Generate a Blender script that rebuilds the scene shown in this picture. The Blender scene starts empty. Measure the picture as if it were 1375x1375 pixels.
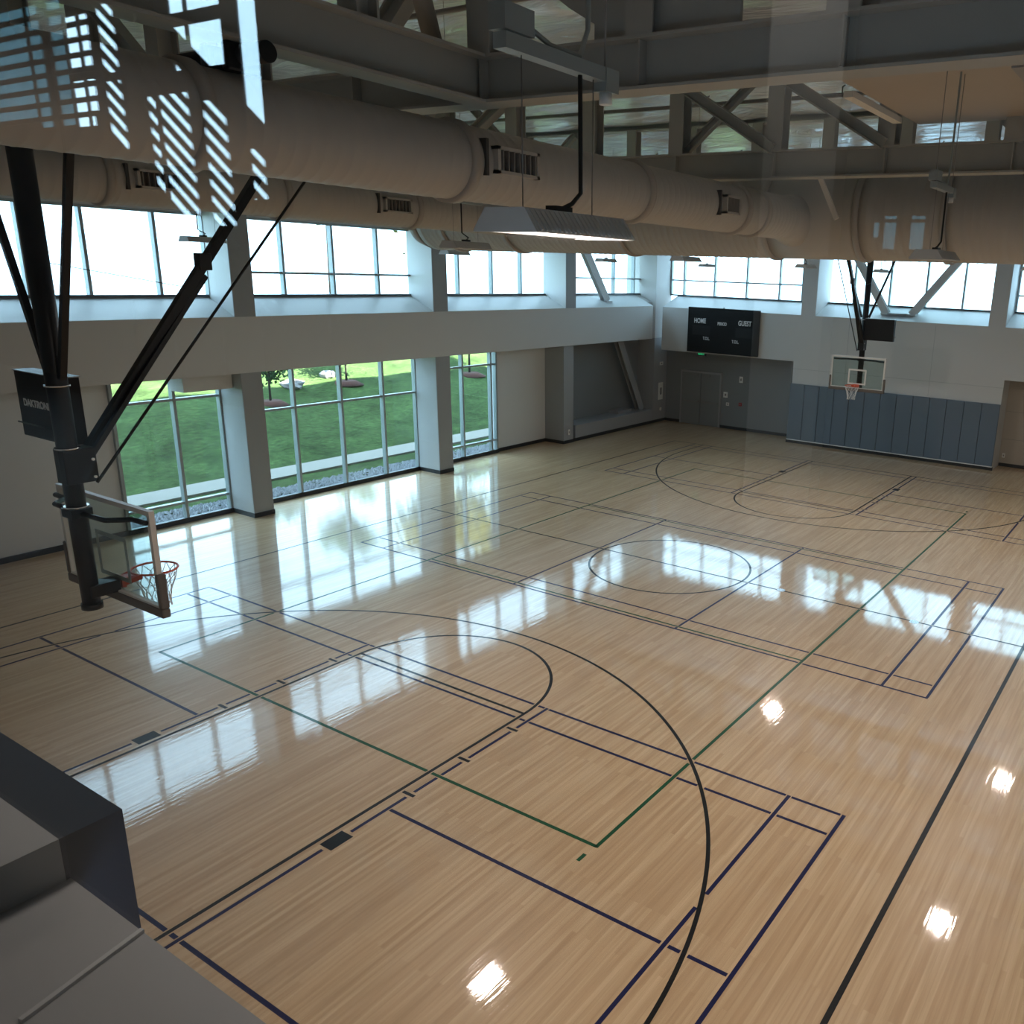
import bpy, math, random
from mathutils import Vector, Matrix
random.seed(7)
S = bpy.context.scene
COL = S.collection
R = math.radians

# ------------------------------------------------------------------ camera
cam_d = bpy.data.cameras.new('camera'); cam = bpy.data.objects.new('camera', cam_d); COL.objects.link(cam)
S.camera = cam
_a, _b, _c = R(30.93), R(15.96), R(-2.08)
_f = Vector((math.cos(_b)*math.cos(_a), math.cos(_b)*math.sin(_a), -math.sin(_b)))
_r = Vector((math.sin(_a), -math.cos(_a), 0)); _d = _f.cross(_r)
_r2 = math.cos(_c)*_r + math.sin(_c)*_d; _d2 = -math.sin(_c)*_r + math.cos(_c)*_d
cam.matrix_world = Matrix(((_r2.x, -_d2.x, -_f.x, -15.924), (_r2.y, -_d2.y, -_f.y, -9.449), (_r2.z, -_d2.z, -_f.z, 6.402), (0, 0, 0, 1)))
cam_d.sensor_fit = 'HORIZONTAL'; cam_d.sensor_width = 36
cam_d.lens = 1154.01/1375*36
cam_d.shift_x = -(897.079-687.5)/1375
cam_d.shift_y = (695.113-687.5)/1375
cam_d.clip_start = .05; cam_d.clip_end = 500

# ------------------------------------------------------------------ world, sun, exposure
w = bpy.data.worlds.new('world'); S.world = w; w.use_nodes = True
bg = w.node_tree.nodes['Background']
bg.inputs['Color'].default_value = (.52, .77, 1.0, 1); bg.inputs['Strength'].default_value = 4.2
sd = bpy.data.lights.new('sun', 'SUN'); sd.energy = 44.0; sd.angle = R(.6); sd.color = (1, .95, .86)
sun = bpy.data.objects.new('sun', sd); COL.objects.link(sun)
sun.rotation_euler = Vector((.02, .75, -.66)).to_track_quat('-Z', 'Y').to_euler()
S.view_settings.view_transform = 'Standard'; S.view_settings.look = 'None'
S.view_settings.exposure = 0.88; S.view_settings.gamma = 1; S.view_settings.use_curve_mapping = False
S.cycles.use_denoising = True
S.cycles.sample_clamp_indirect = 4
S.cycles.caustics_reflective = False; S.cycles.caustics_refractive = False
S.cycles.max_bounces = 8; S.cycles.diffuse_bounces = 5; S.cycles.transparent_max_bounces = 16

def portal(name, loc, rot, sx, sy):
    d = bpy.data.lights.new(name, 'AREA'); d.shape = 'RECTANGLE'; d.size = sx; d.size_y = sy
    d.cycles.is_portal = True
    o = bpy.data.objects.new(name, d); COL.objects.link(o); o.location = loc; o.rotation_euler = rot
    return o
portal("daylight_portal", (3.5, 11.75, 6.4), (R(-90), 0, 0), 25.6, 2.0)
portal('daylight_portal', (.4, 11.75, 1.85), (R(-90), 0, 0), 13, 3.6)
portal('daylight_portal', (17.2, 0, 6.4), (R(90), 0, R(90)), 21.5, 2.0)

# ------------------------------------------------------------------ materials
MATS = {}
def mat(name, col, rough=.5, metal=0, noise=0, nscale=20, bump=0, coat=0, spec=.5, emis=None, estr=0, bscale=None):
    if name in MATS: return MATS[name]
    m = bpy.data.materials.new(name); m.use_nodes = True; nt = m.node_tree
    p = nt.nodes['Principled BSDF']
    p.inputs['Base Color'].default_value = (*col, 1); p.inputs['Roughness'].default_value = rough
    p.inputs['Metallic'].default_value = metal; p.inputs['Coat Weight'].default_value = coat
    p.inputs['Specular IOR Level'].default_value = spec
    tc = nt.nodes.new('ShaderNodeTexCoord')
    if noise:
        n = nt.nodes.new('ShaderNodeTexNoise'); n.inputs['Scale'].default_value = nscale; n.inputs['Detail'].default_value = 5
        nt.links.new(tc.outputs['Object'], n.inputs['Vector'])
        r = nt.nodes.new('ShaderNodeMix'); r.data_type = 'RGBA'
        r.inputs[6].default_value = (*[max(0, c*(1-noise)) for c in col], 1)
        r.inputs[7].default_value = (*[min(1, c*(1+noise)) for c in col], 1)
        nt.links.new(n.outputs['Fac'], r.inputs[0]); nt.links.new(r.outputs[2], p.inputs['Base Color'])
    if bump:
        n2 = nt.nodes.new('ShaderNodeTexNoise'); n2.inputs['Scale'].default_value = bscale or nscale*3; n2.inputs['Detail'].default_value = 4
        nt.links.new(tc.outputs['Object'], n2.inputs['Vector'])
        b = nt.nodes.new('ShaderNodeBump'); b.inputs['Strength'].default_value = bump; b.inputs['Distance'].default_value = .02
        nt.links.new(n2.outputs['Fac'], b.inputs['Height']); nt.links.new(b.outputs['Normal'], p.inputs['Normal'])
    if emis:
        p.inputs['Emission Color'].default_value = (*emis, 1); p.inputs['Emission Strength'].default_value = estr
    MATS[name] = m; return m

def glass(name, tint, refl, strength=1.0):
    m = bpy.data.materials.new(name); m.use_nodes = True; nt = m.node_tree
    for n in list(nt.nodes): nt.nodes.remove(n)
    out = nt.nodes.new('ShaderNodeOutputMaterial'); t = nt.nodes.new('ShaderNodeBsdfTransparent'); g = nt.nodes.new('ShaderNodeBsdfGlossy')
    t.inputs['Color'].default_value = (*tint, 1); g.inputs['Roughness'].default_value = .0; g.inputs['Color'].default_value = (strength,)*3+(1,)
    ge = nt.nodes.new('ShaderNodeNewGeometry'); dt = nt.nodes.new('ShaderNodeVectorMath'); dt.operation = 'DOT_PRODUCT'
    nt.links.new(ge.outputs['Incoming'], dt.inputs[0]); nt.links.new(ge.outputs['Normal'], dt.inputs[1])
    def mth(op, a_, b_=None):
        q = nt.nodes.new('ShaderNodeMath'); q.operation = op
        for k_, v_ in enumerate((a_, b_)):
            if v_ is None: continue
            if isinstance(v_, (int, float)): q.inputs[k_].default_value = v_
            else: nt.links.new(v_, q.inputs[k_])
        return q.outputs[0]
    r0 = ((refl-1)/(refl+1))**2
    ab = mth('ABSOLUTE', dt.outputs['Value']); om = mth('SUBTRACT', 1.0, ab); p5 = mth('POWER', om, 5.0)
    fac = mth('ADD', mth('MULTIPLY', p5, 1-r0), r0)
    mx = nt.nodes.new('ShaderNodeMixShader')
    nt.links.new(fac, mx.inputs[0]); nt.links.new(t.outputs[0], mx.inputs[1]); nt.links.new(g.outputs[0], mx.inputs[2])
    nt.links.new(mx.outputs[0], out.inputs[0]); MATS[name] = m; return m

def wood_floor():
    m = bpy.data.materials.new('maple_floor'); m.use_nodes = True; nt = m.node_tree; L = nt.links
    p = nt.nodes['Principled BSDF']; tc = nt.nodes.new('ShaderNodeTexCoord')
    br = nt.nodes.new('ShaderNodeTexBrick'); br.offset = .37; br.offset_frequency = 3; br.squash = 1
    br.inputs['Color1'].default_value = (.60, .405, .23, 1); br.inputs['Color2'].default_value = (.72, .52, .315, 1)
    br.inputs['Mortar'].default_value = (.55, .37, .22, 1)
    br.inputs['Scale'].default_value = 1; br.inputs['Mortar Size'].default_value = .0012; br.inputs['Mortar Smooth'].default_value = .3
    br.inputs['Bias'].default_value = .15; br.inputs['Brick Width'].default_value = 1.9; br.inputs['Row Height'].default_value = .057
    L.new(tc.outputs['Object'], br.inputs['Vector'])
    mp = nt.nodes.new('ShaderNodeMapping'); mp.inputs['Scale'].default_value = (.5, 12, 1); L.new(tc.outputs['Object'], mp.inputs['Vector'])
    ns = nt.nodes.new('ShaderNodeTexNoise'); ns.inputs['Scale'].default_value = 1.6; ns.inputs['Detail'].default_value = 6; L.new(mp.outputs[0], ns.inputs['Vector'])
    rp = nt.nodes.new('ShaderNodeValToRGB'); rp.color_ramp.elements[0].position = .35; rp.color_ramp.elements[1].position = .7
    rp.color_ramp.elements[0].color = (.86, .82, .77, 1); rp.color_ramp.elements[1].color = (1.06, 1.06, 1.06, 1); L.new(ns.outputs['Fac'], rp.inputs[0])
    mx = nt.nodes.new('ShaderNodeMix'); mx.data_type = 'RGBA'; mx.blend_type = 'MULTIPLY'; mx.inputs[0].default_value = 1
    L.new(br.outputs['Color'], mx.inputs[6]); L.new(rp.outputs[0], mx.inputs[7]); L.new(mx.outputs[2], p.inputs['Base Color'])
    p.inputs['Roughness'].default_value = .38; p.inputs['Specular IOR Level'].default_value = .3
    p.inputs['Coat Weight'].default_value = 1; p.inputs['Coat Roughness'].default_value = .045; p.inputs['Coat IOR'].default_value = 1.6
    mp2 = nt.nodes.new('ShaderNodeMapping'); mp2.inputs['Scale'].default_value = (.7, 9, 1); L.new(tc.outputs['Object'], mp2.inputs['Vector'])
    n3 = nt.nodes.new('ShaderNodeTexNoise'); n3.inputs['Scale'].default_value = 2.0; n3.inputs['Detail'].default_value = 2; L.new(mp2.outputs[0], n3.inputs['Vector'])
    bp = nt.nodes.new('ShaderNodeBump'); bp.inputs['Strength'].default_value = .16; bp.inputs['Distance'].default_value = .006
    L.new(n3.outputs['Fac'], bp.inputs['Height']); L.new(bp.outputs[0], p.inputs['Coat Normal'])
    MATS['floor'] = m; return m

def foil_mat():
    m = bpy.data.materials.new('foil_insulation'); m.use_nodes = True; nt = m.node_tree; L = nt.links
    p = nt.nodes['Principled BSDF']; p.inputs['Base Color'].default_value = (.82, .89, 1.0, 1)
    p.inputs['Metallic'].default_value = .35; p.inputs['Roughness'].default_value = .24
    tc = nt.nodes.new('ShaderNodeTexCoord'); mp = nt.nodes.new('ShaderNodeMapping'); mp.inputs['Scale'].default_value = (1, .35, 1)
    L.new(tc.outputs['Object'], mp.inputs['Vector'])
    n = nt.nodes.new('ShaderNodeTexNoise'); n.inputs['Scale'].default_value = 2.2; n.inputs['Detail'].default_value = 5; n.inputs['Distortion'].default_value = .8
    L.new(mp.outputs[0], n.inputs['Vector'])
    b = nt.nodes.new('ShaderNodeBump'); b.inputs['Strength'].default_value = .9; b.inputs['Distance'].default_value = .16
    L.new(n.outputs['Fac'], b.inputs['Height']); L.new(b.outputs[0], p.inputs['Normal'])
    return m

M = dict(
    wall=mat('pale_grey_paint', (.60, .61, .61), .6, noise=.03, nscale=3, bump=.05, bscale=120),
    sill=mat('white_sill_paint', (.68, .70, .70), .45, noise=.02, nscale=3),
    dark=mat('dark_grey_paint', (.20, .215, .225), .6, noise=.04, nscale=4),
    mid=mat('mid_grey_column_paint', (.30, .31, .32), .6, noise=.03, nscale=4),
    white=mat('white_wall_paint', (.56, .56, .55), .65, noise=.03, nscale=3),
    black=mat('black_enamel', (.004, .0045, .006), .4, spec=.35),
    base=mat('black_rubber_base', (.012, .013, .014), .5),
    steel=mat('grey_green_steel_paint', (.34, .36, .355), .55, noise=.06, nscale=5),
    beige=mat('beige_soffit_paint', (.40, .36, .31), .6, noise=.05, nscale=3),
    duct=mat('warm_grey_duct_paint', (.41, .41, .40), .5, noise=.05, nscale=4),
    ductring=mat('duct_flange_grey', (.36, .35, .335), .5),
    grille=mat('dark_grille', (.05, .05, .05), .5),
    alu=mat('grey_anodised_aluminium', (.33, .38, .39), .4, metal=.35),
    aludark=mat('dark_window_frame', (.10, .115, .13), .4, metal=.3),
    pad=mat('slate_blue_vinyl', (.11, .15, .195), .5, noise=.05, nscale=6),
    navy=mat('navy_line_paint', (.012, .014, .07), .35, coat=.3, spec=.12),
    lblack=mat('black_line_paint', (.01, .01, .011), .35, coat=.3, spec=.12),
    green=mat('green_line_paint', (.01, .085, .035), .35, coat=.3, spec=.12),
    chrome=mat('zinc_steel', (.7, .7, .7), .25, metal=1),
    frame=mat('backboard_frame_white', (.62, .60, .57), .4),
    orange=mat('orange_rim_paint', (.65, .09, .03), .4),
    net=mat('white_net_cord', (.75, .75, .74), .8),
    bpad=mat('grey_backboard_padding', (.10, .085, .075), .6),
    lamp=mat('white_louvred_steel', (.62, .64, .65), .4),
    tube=mat('lamp_glow', (1, .9, .85), .5, emis=(1, .84, .76), estr=7),
    pipe=mat('sprinkler_pipe_grey', (.22, .22, .22), .5),
    sign=mat('black_scoreboard_face', (.004, .0045, .005), .45, spec=.2, noise=.3, nscale=3),
    text=mat('white_lettering', (.8, .8, .8), .6),
    exit=mat('green_exit_glow', (.02, .3, .1), .5, emis=(.05, .8, .3), estr=.4),
    navyclad=mat('navy_black_cladding', (.008, .013, .026), .4, noise=.15, nscale=2),
    plate=mat('small_white_plate', (.75, .75, .73), .5),
    red=mat('red_call_point', (.35, .03, .03), .5),
    grass=None,
    path=mat('concrete_path', (.21, .195, .17), .9, noise=.08, nscale=2),
    stone=mat('pale_gravel', (.22, .23, .25), .9, noise=.5, nscale=9),
    rock=mat('pale_boulder', (.24, .22, .22), .9, noise=.2, nscale=3, bump=.6),
    mulch=mat('red_brown_mulch', (.07, .025, .018), .95, noise=.4, nscale=10),
    bark=mat('tree_bark', (.03, .024, .018), .9),
    leaf=mat('green_leaves', (.03, .075, .02), .8, noise=.4, nscale=4),
    leafy=mat('yellow_green_leaves', (.13, .13, .03), .8, noise=.3, nscale=4),
    reveal=mat('column_side_grey', (.44, .46, .47), .5),
    sillgrey=mat('grey_sill_paint', (.30, .31, .32), .5, noise=.04, nscale=5),
    lobby=mat('lobby_grey_wall', (.09, .09, .088), .7),
    rail=mat('dark_guard_rail', (.05, .045, .04), .5),
)
def grass_mat():
    m = bpy.data.materials.new('lawn_grass'); m.use_nodes = True; nt = m.node_tree; L = nt.links
    p = nt.nodes['Principled BSDF']; p.inputs['Roughness'].default_value = .95; p.inputs['Specular IOR Level'].default_value = .1
    tc = nt.nodes.new('ShaderNodeTexCoord'); cur = None
    for sc_, st_, lo_, hi_ in ((.55, (1, 1.8, 1), .6, 1.4), (5, (1, 2.2, 1), .55, 1.45), (26, (1, 2.5, 1), .6, 1.4)):
        mp = nt.nodes.new('ShaderNodeMapping'); mp.inputs['Scale'].default_value = st_; L.new(tc.outputs['Object'], mp.inputs['Vector'])
        n = nt.nodes.new('ShaderNodeTexNoise'); n.inputs['Scale'].default_value = sc_; n.inputs['Detail'].default_value = 6; L.new(mp.outputs[0], n.inputs['Vector'])
        r = nt.nodes.new('ShaderNodeMapRange'); r.inputs['From Min'].default_value = .3; r.inputs['From Max'].default_value = .7
        r.inputs['To Min'].default_value = lo_; r.inputs['To Max'].default_value = hi_; L.new(n.outputs['Fac'], r.inputs['Value'])
        mx = nt.nodes.new('ShaderNodeVectorMath'); mx.operation = 'SCALE'; L.new(r.outputs[0], mx.inputs['Scale'])
        if cur is None: mx.inputs[0].default_value = (.044, .076, .024)
        else: L.new(cur, mx.inputs[0])
        cur = mx.outputs[0]
    L.new(cur, p.inputs['Base Color'])
    b_ = nt.nodes.new('ShaderNodeBump'); b_.inputs['Strength'].default_value = .7; b_.inputs['Distance'].default_value = .06
    L.new(n.outputs['Fac'], b_.inputs['Height']); L.new(b_.outputs[0], p.inputs['Normal'])
    return m
M['grass'] = grass_mat()
M['floor'] = wood_floor(); M['foil'] = foil_mat()
M['glass'] = glass('window_glass', (.93, .97, .96), 1.35)
M['tinted'] = glass('tinted_glass', (.22, .30, .31), 1.5)
M['bbglass'] = glass('backboard_glass', (.80, .86, .84), 1.5)
M['viewglass'] = glass('viewing_glass', (.985, .99, .99), 1.75, 1.0)

# ------------------------------------------------------------------ mesh helpers
class MB:
    def __init__(s): s.v = []; s.f = []; s.sm = []
    def add(s, v, f, smooth=False):
        k = len(s.v); s.v += [tuple(x) for x in v]; s.f += [tuple(i+k for i in q) for q in f]; s.sm += [smooth]*len(f); return s
    def box(s, x0, x1, y0, y1, z0, z1):
        return s.add([(x0,y0,z0),(x1,y0,z0),(x1,y1,z0),(x0,y1,z0),(x0,y0,z1),(x1,y0,z1),(x1,y1,z1),(x0,y1,z1)],
                     [(0,3,2,1),(4,5,6,7),(0,1,5,4),(1,2,6,5),(2,3,7,6),(3,0,4,7)])
    def bar(s, a, b, wd, hd, up=(0,0,1)):       # rectangular bar from a to b
        a, b = Vector(a), Vector(b); d = (b-a).normalized(); u = Vector(up)
        if abs(d.dot(u)) > .99: u = Vector((1,0,0))
        r = d.cross(u).normalized()*wd/2; t = r.cross(d).normalized()*hd/2
        v = [a-r-t, a+r-t, a+r+t, a-r+t, b-r-t, b+r-t, b+r+t, b-r+t]
        return s.add(v, [(0,1,2,3)[::-1],(4,5,6,7),(0,1,5,4),(1,2,6,5),(2,3,7,6),(3,0,4,7)])
    def ibeam(s, a, b, wd, hd, tf=.025, tw=.02, up=(0,0,1)):
        a, b = Vector(a), Vector(b); d = (b-a).normalized(); u = Vector(up)
        if abs(d.dot(u)) > .99: u = Vector((1,0,0))
        r = d.cross(u).normalized(); t = r.cross(d).normalized()
        s.bar(a-t*(hd-tf)/2, b-t*(hd-tf)/2, wd, tf, up=t); s.bar(a+t*(hd-tf)/2, b+t*(hd-tf)/2, wd, tf, up=t)
        return s.bar(a, b, tw, hd-2*tf, up=t)
    def tube(s, pts, r, n=12, caps=True, smooth=True):
        pts = [Vector(q) for q in pts]; rr = r if isinstance(r, (list, tuple)) else [r]*len(pts)
        k = len(s.v); u = None
        for i, q in enumerate(pts):
            d = ((pts[i+1] if i < len(pts)-1 else q)-(pts[i-1] if i else q)).normalized()
            if u is None:
                u = d.cross(Vector((0,0,1)))
                if u.length < .05: u = d.cross(Vector((1,0,0)))
            u = (u-d*u.dot(d)).normalized(); v = d.cross(u)
            s.v += [tuple(q+(u*math.cos(2*math.pi*j/n)+v*math.sin(2*math.pi*j/n))*rr[i]) for j in range(n)]
        for i in range(len(pts)-1):
            for j in range(n):
                s.f.append((k+i*n+j, k+i*n+(j+1)%n, k+(i+1)*n+(j+1)%n, k+(i+1)*n+j)); s.sm.append(smooth)
        if caps:
            s.f.append(tuple(k+j for j in range(n))[::-1]); s.f.append(tuple(k+(len(pts)-1)*n+j for j in range(n))); s.sm += [False]*2
        return s
    def prism(s, poly, z0, z1):
        n = len(poly); v = [(x,y,z0) for x,y in poly]+[(x,y,z1) for x,y in poly]
        return s.add(v, [tuple(range(n))[::-1], tuple(range(n,2*n))]+[(i,(i+1)%n,n+(i+1)%n,n+i) for i in range(n)])
    def extr(s, poly, axis, a, b):              # polygon in the two other axes, extruded along axis
        mk = {'x': lambda p, q: (q, p[0], p[1]), 'y': lambda p, q: (p[0], q, p[1])}[axis]
        n = len(poly); v = [mk(p, a) for p in poly]+[mk(p, b) for p in poly]
        return s.add(v, [tuple(range(n))[::-1], tuple(range(n,2*n))]+[(i,(i+1)%n,n+(i+1)%n,n+i) for i in range(n)])
    def build(s, name, m, parent=None, bevel=0):
        me = bpy.data.meshes.new(name); me.from_pydata(s.v, [], s.f); me.materials.append(M[m] if isinstance(m, str) else m)
        me.polygons.foreach_set('use_smooth', s.sm)
        import bmesh
        bm = bmesh.new(); bm.from_mesh(me); bmesh.ops.recalc_face_normals(bm, faces=bm.faces)
        bm.to_mesh(me); bm.free(); me.update()
        o = bpy.data.objects.new(name, me); COL.objects.link(o); o.parent = parent
        if bevel:
            b = o.modifiers.new('bevel', 'BEVEL'); b.width = bevel; b.segments = 2; b.limit_method = 'ANGLE'
        return o

def tag(o, label=None, cat=None, group=None, kind=None):
    if label: o['label'] = label
    if cat: o['category'] = cat
    if group: o['group'] = group
    if kind: o['kind'] = kind
    return o
def empty(name, loc=(0,0,0), label=None, cat=None, group=None, rz=0, kind=None):
    o = bpy.data.objects.new(name, None); COL.objects.link(o); o.location = loc; o.rotation_euler = (0,0,rz)
    o.empty_display_size = .1
    return tag(o, label, cat, group, kind)
KIDS = {}
def children(o): return [c for c in bpy.data.objects if c.parent is o]
def copy_tree(o, parent=None):
    c = o.copy(); COL.objects.link(c); c.parent = parent
    for ch in children(o): copy_tree(ch, c)
    return c
def struct(o, label=None, cat=None): return tag(o, label, cat, kind='structure')

# ================================================================== SETTING
fl = struct(MB().box(-15.3, 17.1, -11.6, 11.6, -.15, 0).build('floor', 'floor'), 'glossy pale maple gymnasium floor with painted court lines', 'floor')

# ---- court lines -------------------------------------------------
LN = []   # (priority, material, kind, data, width)
def seg(pr, m, x0, y0, x1, y1, wd=.045): LN.append((pr, m, 's', (x0, y0, x1, y1), wd))
def arc(pr, m, cx, cy, r, a0, a1, wd=.05): LN.append((pr, m, 'a', (cx, cy, r, a0, a1), wd))
B = 12.87
seg(0, 'lblack', -B, -7.62, B, -7.62, .06); seg(0, 'lblack', -B, 7.62, B, 7.62, .05)
seg(0, 'lblack', -B, -7.62, -B, 7.62, .05); seg(0, 'lblack', B, -7.62, B, 7.62, .05)
seg(0, 'lblack', 0, -7.62, 0, 7.62, .05); arc(0, 'lblack', 0, 0, 1.83, 0, 360)
for sg in (-1, 1):
    hx = sg*11.27
    arc(0, 'lblack', hx, 0, 6.325, 90 if sg > 0 else -90, 270 if sg > 0 else 90)
    for y in (-6.325, 6.325): seg(0, 'lblack', sg*B, y, hx, y, .05)
    for y in (-1.80, 1.80): seg(0, 'lblack', sg*B, y, sg*7.12, y, .05)
    seg(0, 'lblack', sg*7.12, -1.80, sg*7.12, 1.80, .05)
    arc(0, 'lblack', sg*7.12, 0, 1.80, 90 if sg > 0 else -90, 270 if sg > 0 else 90)
    for sy in (-1, 1):
        ymid = sy*1.955
        LN.append((0, 'lblack', 's', (sg*(B-2.134), ymid+.02*sy, sg*(B-2.438), ymid+.02*sy), .20))
        for d in (3.378, 4.343, 5.309): LN.append((0, 'lblack', 's', (sg*(B-d-.025), ymid, sg*(B-d+.025), ymid), .20))
for y in (-4.5, 4.5): seg(1, 'green', -9.02, y, 9.02, y, .05)
for x in (-9, 9): seg(1, 'green', x, -4.5, x, 4.5, .05)
for x in (-2.95, 2.95): seg(1, 'green', x, -4.5, x, 4.5, .045)
for x in (-9.25, 9.25): LN.append((1, 'green', 's', (x-.07, -4.47, x+.07, -4.47), .05))
for cx in (-9.842, 0, 9.842):
    for y in (-6.68, -5.94, -1.98, 1.98, 5.94, 6.68): seg(2, 'navy', cx-3.05, y, cx+3.05, y, .048)
    for x in (-3.03, -2.57, 2.57, 3.03):
        xx = cx+x
        if cx == 0 and abs(x) == 3.03: xx = x*1.013
        seg(3, 'navy', xx, -6.70, xx, 6.70, .048)
    if cx:
        seg(3, 'navy', cx, 1.98, cx, 6.68, .048); seg(3, 'navy', cx, -6.68, cx, -1.98, .048)
def dist(L, x, y):
    k, d = L[2], L[3]
    if k == 's':
        x0, y0, x1, y1 = d; vx, vy = x1-x0, y1-y0; q = vx*vx+vy*vy
        t = ((x-x0)*vx+(y-y0)*vy)/q; tc_ = min(1, max(0, t))
        # blunt ends: overshoot along the line counts separately from the half width
        along = abs(t-tc_)*math.sqrt(q)
        perp = abs((x-x0)*vy-(y-y0)*vx)/math.sqrt(q)
        return max(along-.005+0, 0)*3+perp
    cx, cy, r, a0, a1 = d; a = math.degrees(math.atan2(y-cy, x-cx))
    while a < a0-1e-6: a += 360
    return abs(math.hypot(x-cx, y-cy)-r) if a <= a1 else 9
GAP = .013
for i, L in enumerate(LN):
    pr, m, k, d, wd = L
    if k == 's':
        ln = math.hypot(d[2]-d[0], d[3]-d[1]); pt = lambda t: (d[0]+(d[2]-d[0])*t/ln, d[1]+(d[3]-d[1])*t/ln)
    else:
        ln = d[2]*math.radians(d[4]-d[3]); pt = lambda t: (d[0]+d[2]*math.cos(math.radians(d[3])+t/d[2]), d[1]+d[2]*math.sin(math.radians(d[3])+t/d[2]))
    n = max(2, int(ln/.008)); ok = []
    higher = [Q for Q in LN if Q[0] < pr]
    for j in range(n+1):
        x, y = pt(ln*j/n)
        ok.append(all(dist(Q, x, y) > Q[4]/2+GAP for Q in higher))
    runs = []; st = None
    for j in range(n+1):
        if ok[j] and st is None: st = j
        if st is not None and (not ok[j] or j == n):
            e = j if ok[j] else j-1
            if e > st+1: runs.append((ln*st/n, ln*e/n))
            st = None
    mb = MB()
    zz = .0012-.0001*pr
    for a, b in runs:
        steps = 1 if k == 's' else max(2, int((b-a)/.12))
        P = []
        for q in range(steps+1):
            t = a+(b-a)*q/steps; x, y = pt(t)
            if k == 's': nx, ny = -(d[3]-d[1])/ln, (d[2]-d[0])/ln
            else: nx, ny = (x-d[0])/d[2], (y-d[1])/d[2]
            P.append(((x+nx*wd/2, y+ny*wd/2), (x-nx*wd/2, y-ny*wd/2)))
        for q in range(steps):
            A0, A1 = P[q]; B0, B1 = P[q+1]
            mb.add([(*A0, zz), (*A1, zz), (*B1, zz), (*B0, zz)], [(0, 1, 2, 3)])
    if mb.f: mb.build('court_line', m, fl)
for (x, y) in [(.02, -2.75), (9.0-13.6, 4.9), (-6.0, 1.0)][:1]:
    MB().tube([(x, y, 0), (x, y, .0018)], .09, 20).build('floor_anchor_cover', 'chrome', fl)
MB().tube([(-.02, -5.6, 0), (-.02, -5.6, .0018)], .09, 20).build('floor_anchor_cover', 'chrome', fl)

# ---- left (window) wall -------------------------------------------
YC, YG = 10.35, 11.35            # face of the columns / plane of the glass
BH0, BH1, SILL, HEAD = 3.66, 5.0, 5.42, 7.35
wl = empty('wall_left', (0, YG, 0)); struct(wl, 'pale grey left wall with white band between two rows of windows', 'wall')
def wpart(par, name, m, *bx, bevel=0):
    x0, x1, y0, y1, z0, z1 = bx; L = par.location
    return MB().box(x0-L.x, x1-L.x, y0-L.y, y1-L.y, z0-L.z, z1-L.z).build(name, m, par, bevel)
wpart(wl, 'wall_panel', 'wall', -15.3, -5.97, YG, YG+.3, 0, BH0+.2)
wpart(wl, 'wall_panel', 'wall', 6.72, 9.7, YG, YG+.3, 0, BH0+.2)
wpart(wl, 'wall_panel', 'dark', 9.7, 17.1, YG, YG+.3, 0, BH0+.2)
sec = [(YC, BH0), (YG+.3, BH0), (YG+.3, SILL), (YG-.02, SILL), (YC, BH1)]
o = MB().extr([(y-YG, z) for y, z in sec], 'x', -15.3, 15.28).build('band_beam', 'white', wl)
MB().extr([(y-YG, z) for y, z in [(YC+.35, BH0), (YG+.3, BH0), (YG+.3, SILL), (YG-.02, SILL), (YC+.35, BH1+.14)]], 'x', 15.28, 17.2).build('band_beam', 'white', wl)
MB().extr([(y-YG, z) for y, z in [(YC+.004, BH1+.0065), (YG-.02, SILL+.005), (YG-.02, SILL-.01), (YC+.004, BH1-.01)]], 'x', -15.3, 15.3).build('sloping_sill', 'sill', wl)
wpart(wl, 'upper_wall', 'white', -15.3, -9.7, YG-.1, YG+.3, SILL-.1, HEAD+.1)
wpart(wl, 'upper_wall', 'white', -15.3, 17.2, YG-.1, YG+.3, HEAD, 10.2)
wpart(wl, 'window_head_box', 'white', -4.62, -3.4, YC+.3, YC+.9, 3.28, BH0)
# low plinth and recess at the far end
wpart(wl, 'plinth', 'mid', 10.2, 15.7, YC+.15, YG, 0, .6)
wpart(wl, 'brace_seat', 'mid', 13.6, 14.6, YC+.5, YG, .6, .72)

cols = [(-9.75, -9.15), (-3.35, -2.8), (3.02, 3.6), (9.42, 10.0)]
names = ['left end of the window wall', 'between the first and second tall windows', 'between the second and third tall windows', 'at the left of the dark recess by the far corner']
for (x0, x1), nm in zip(cols, names):
    c = empty('column', ((x0+x1)/2, YC+.4, 0), 'rectangular grey painted column standing '+nm, 'column', kind='structure')
    yb = YC if x0 < 9 else YC+.1
    wpart(c, 'lower_shaft', 'mid', x0, x1, yb, YG+.05, 0, BH0)
    wpart(c, 'upper_shaft', 'mid', x0, x1, YC+.002, YG+.05, BH0, 10)
    if x0 < 9: wpart(c, 'reveal_panel', 'reveal', x0-.004, x0+.02, YC+.02, YG+.04, 0, BH0)
    wpart(c, 'reveal_panel', 'sill', x0-.004, x0+.02, YC+.02, YG+.04, BH1, 10)
    wpart(c, 'base_skirt', 'base', x0-.015, x1+.015, yb-.015, YG+.04, 0, .12)
c = empty('column', (16.2, 10.8, 0), 'broad pale grey corner column where window wall meets far wall', 'column', kind='structure')
wpart(c, 'shaft', 'mid', 15.72, 17.2, YC+.15, 12, 0, BH0)
wpart(c, 'upper_shaft', 'white', 15.72, 16.98, YC+.15, 12, BH0, 10)
wpart(c, 'base_skirt', 'base', 15.70, 16.78, YC+.13, YC+.2, 0, .12)

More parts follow.
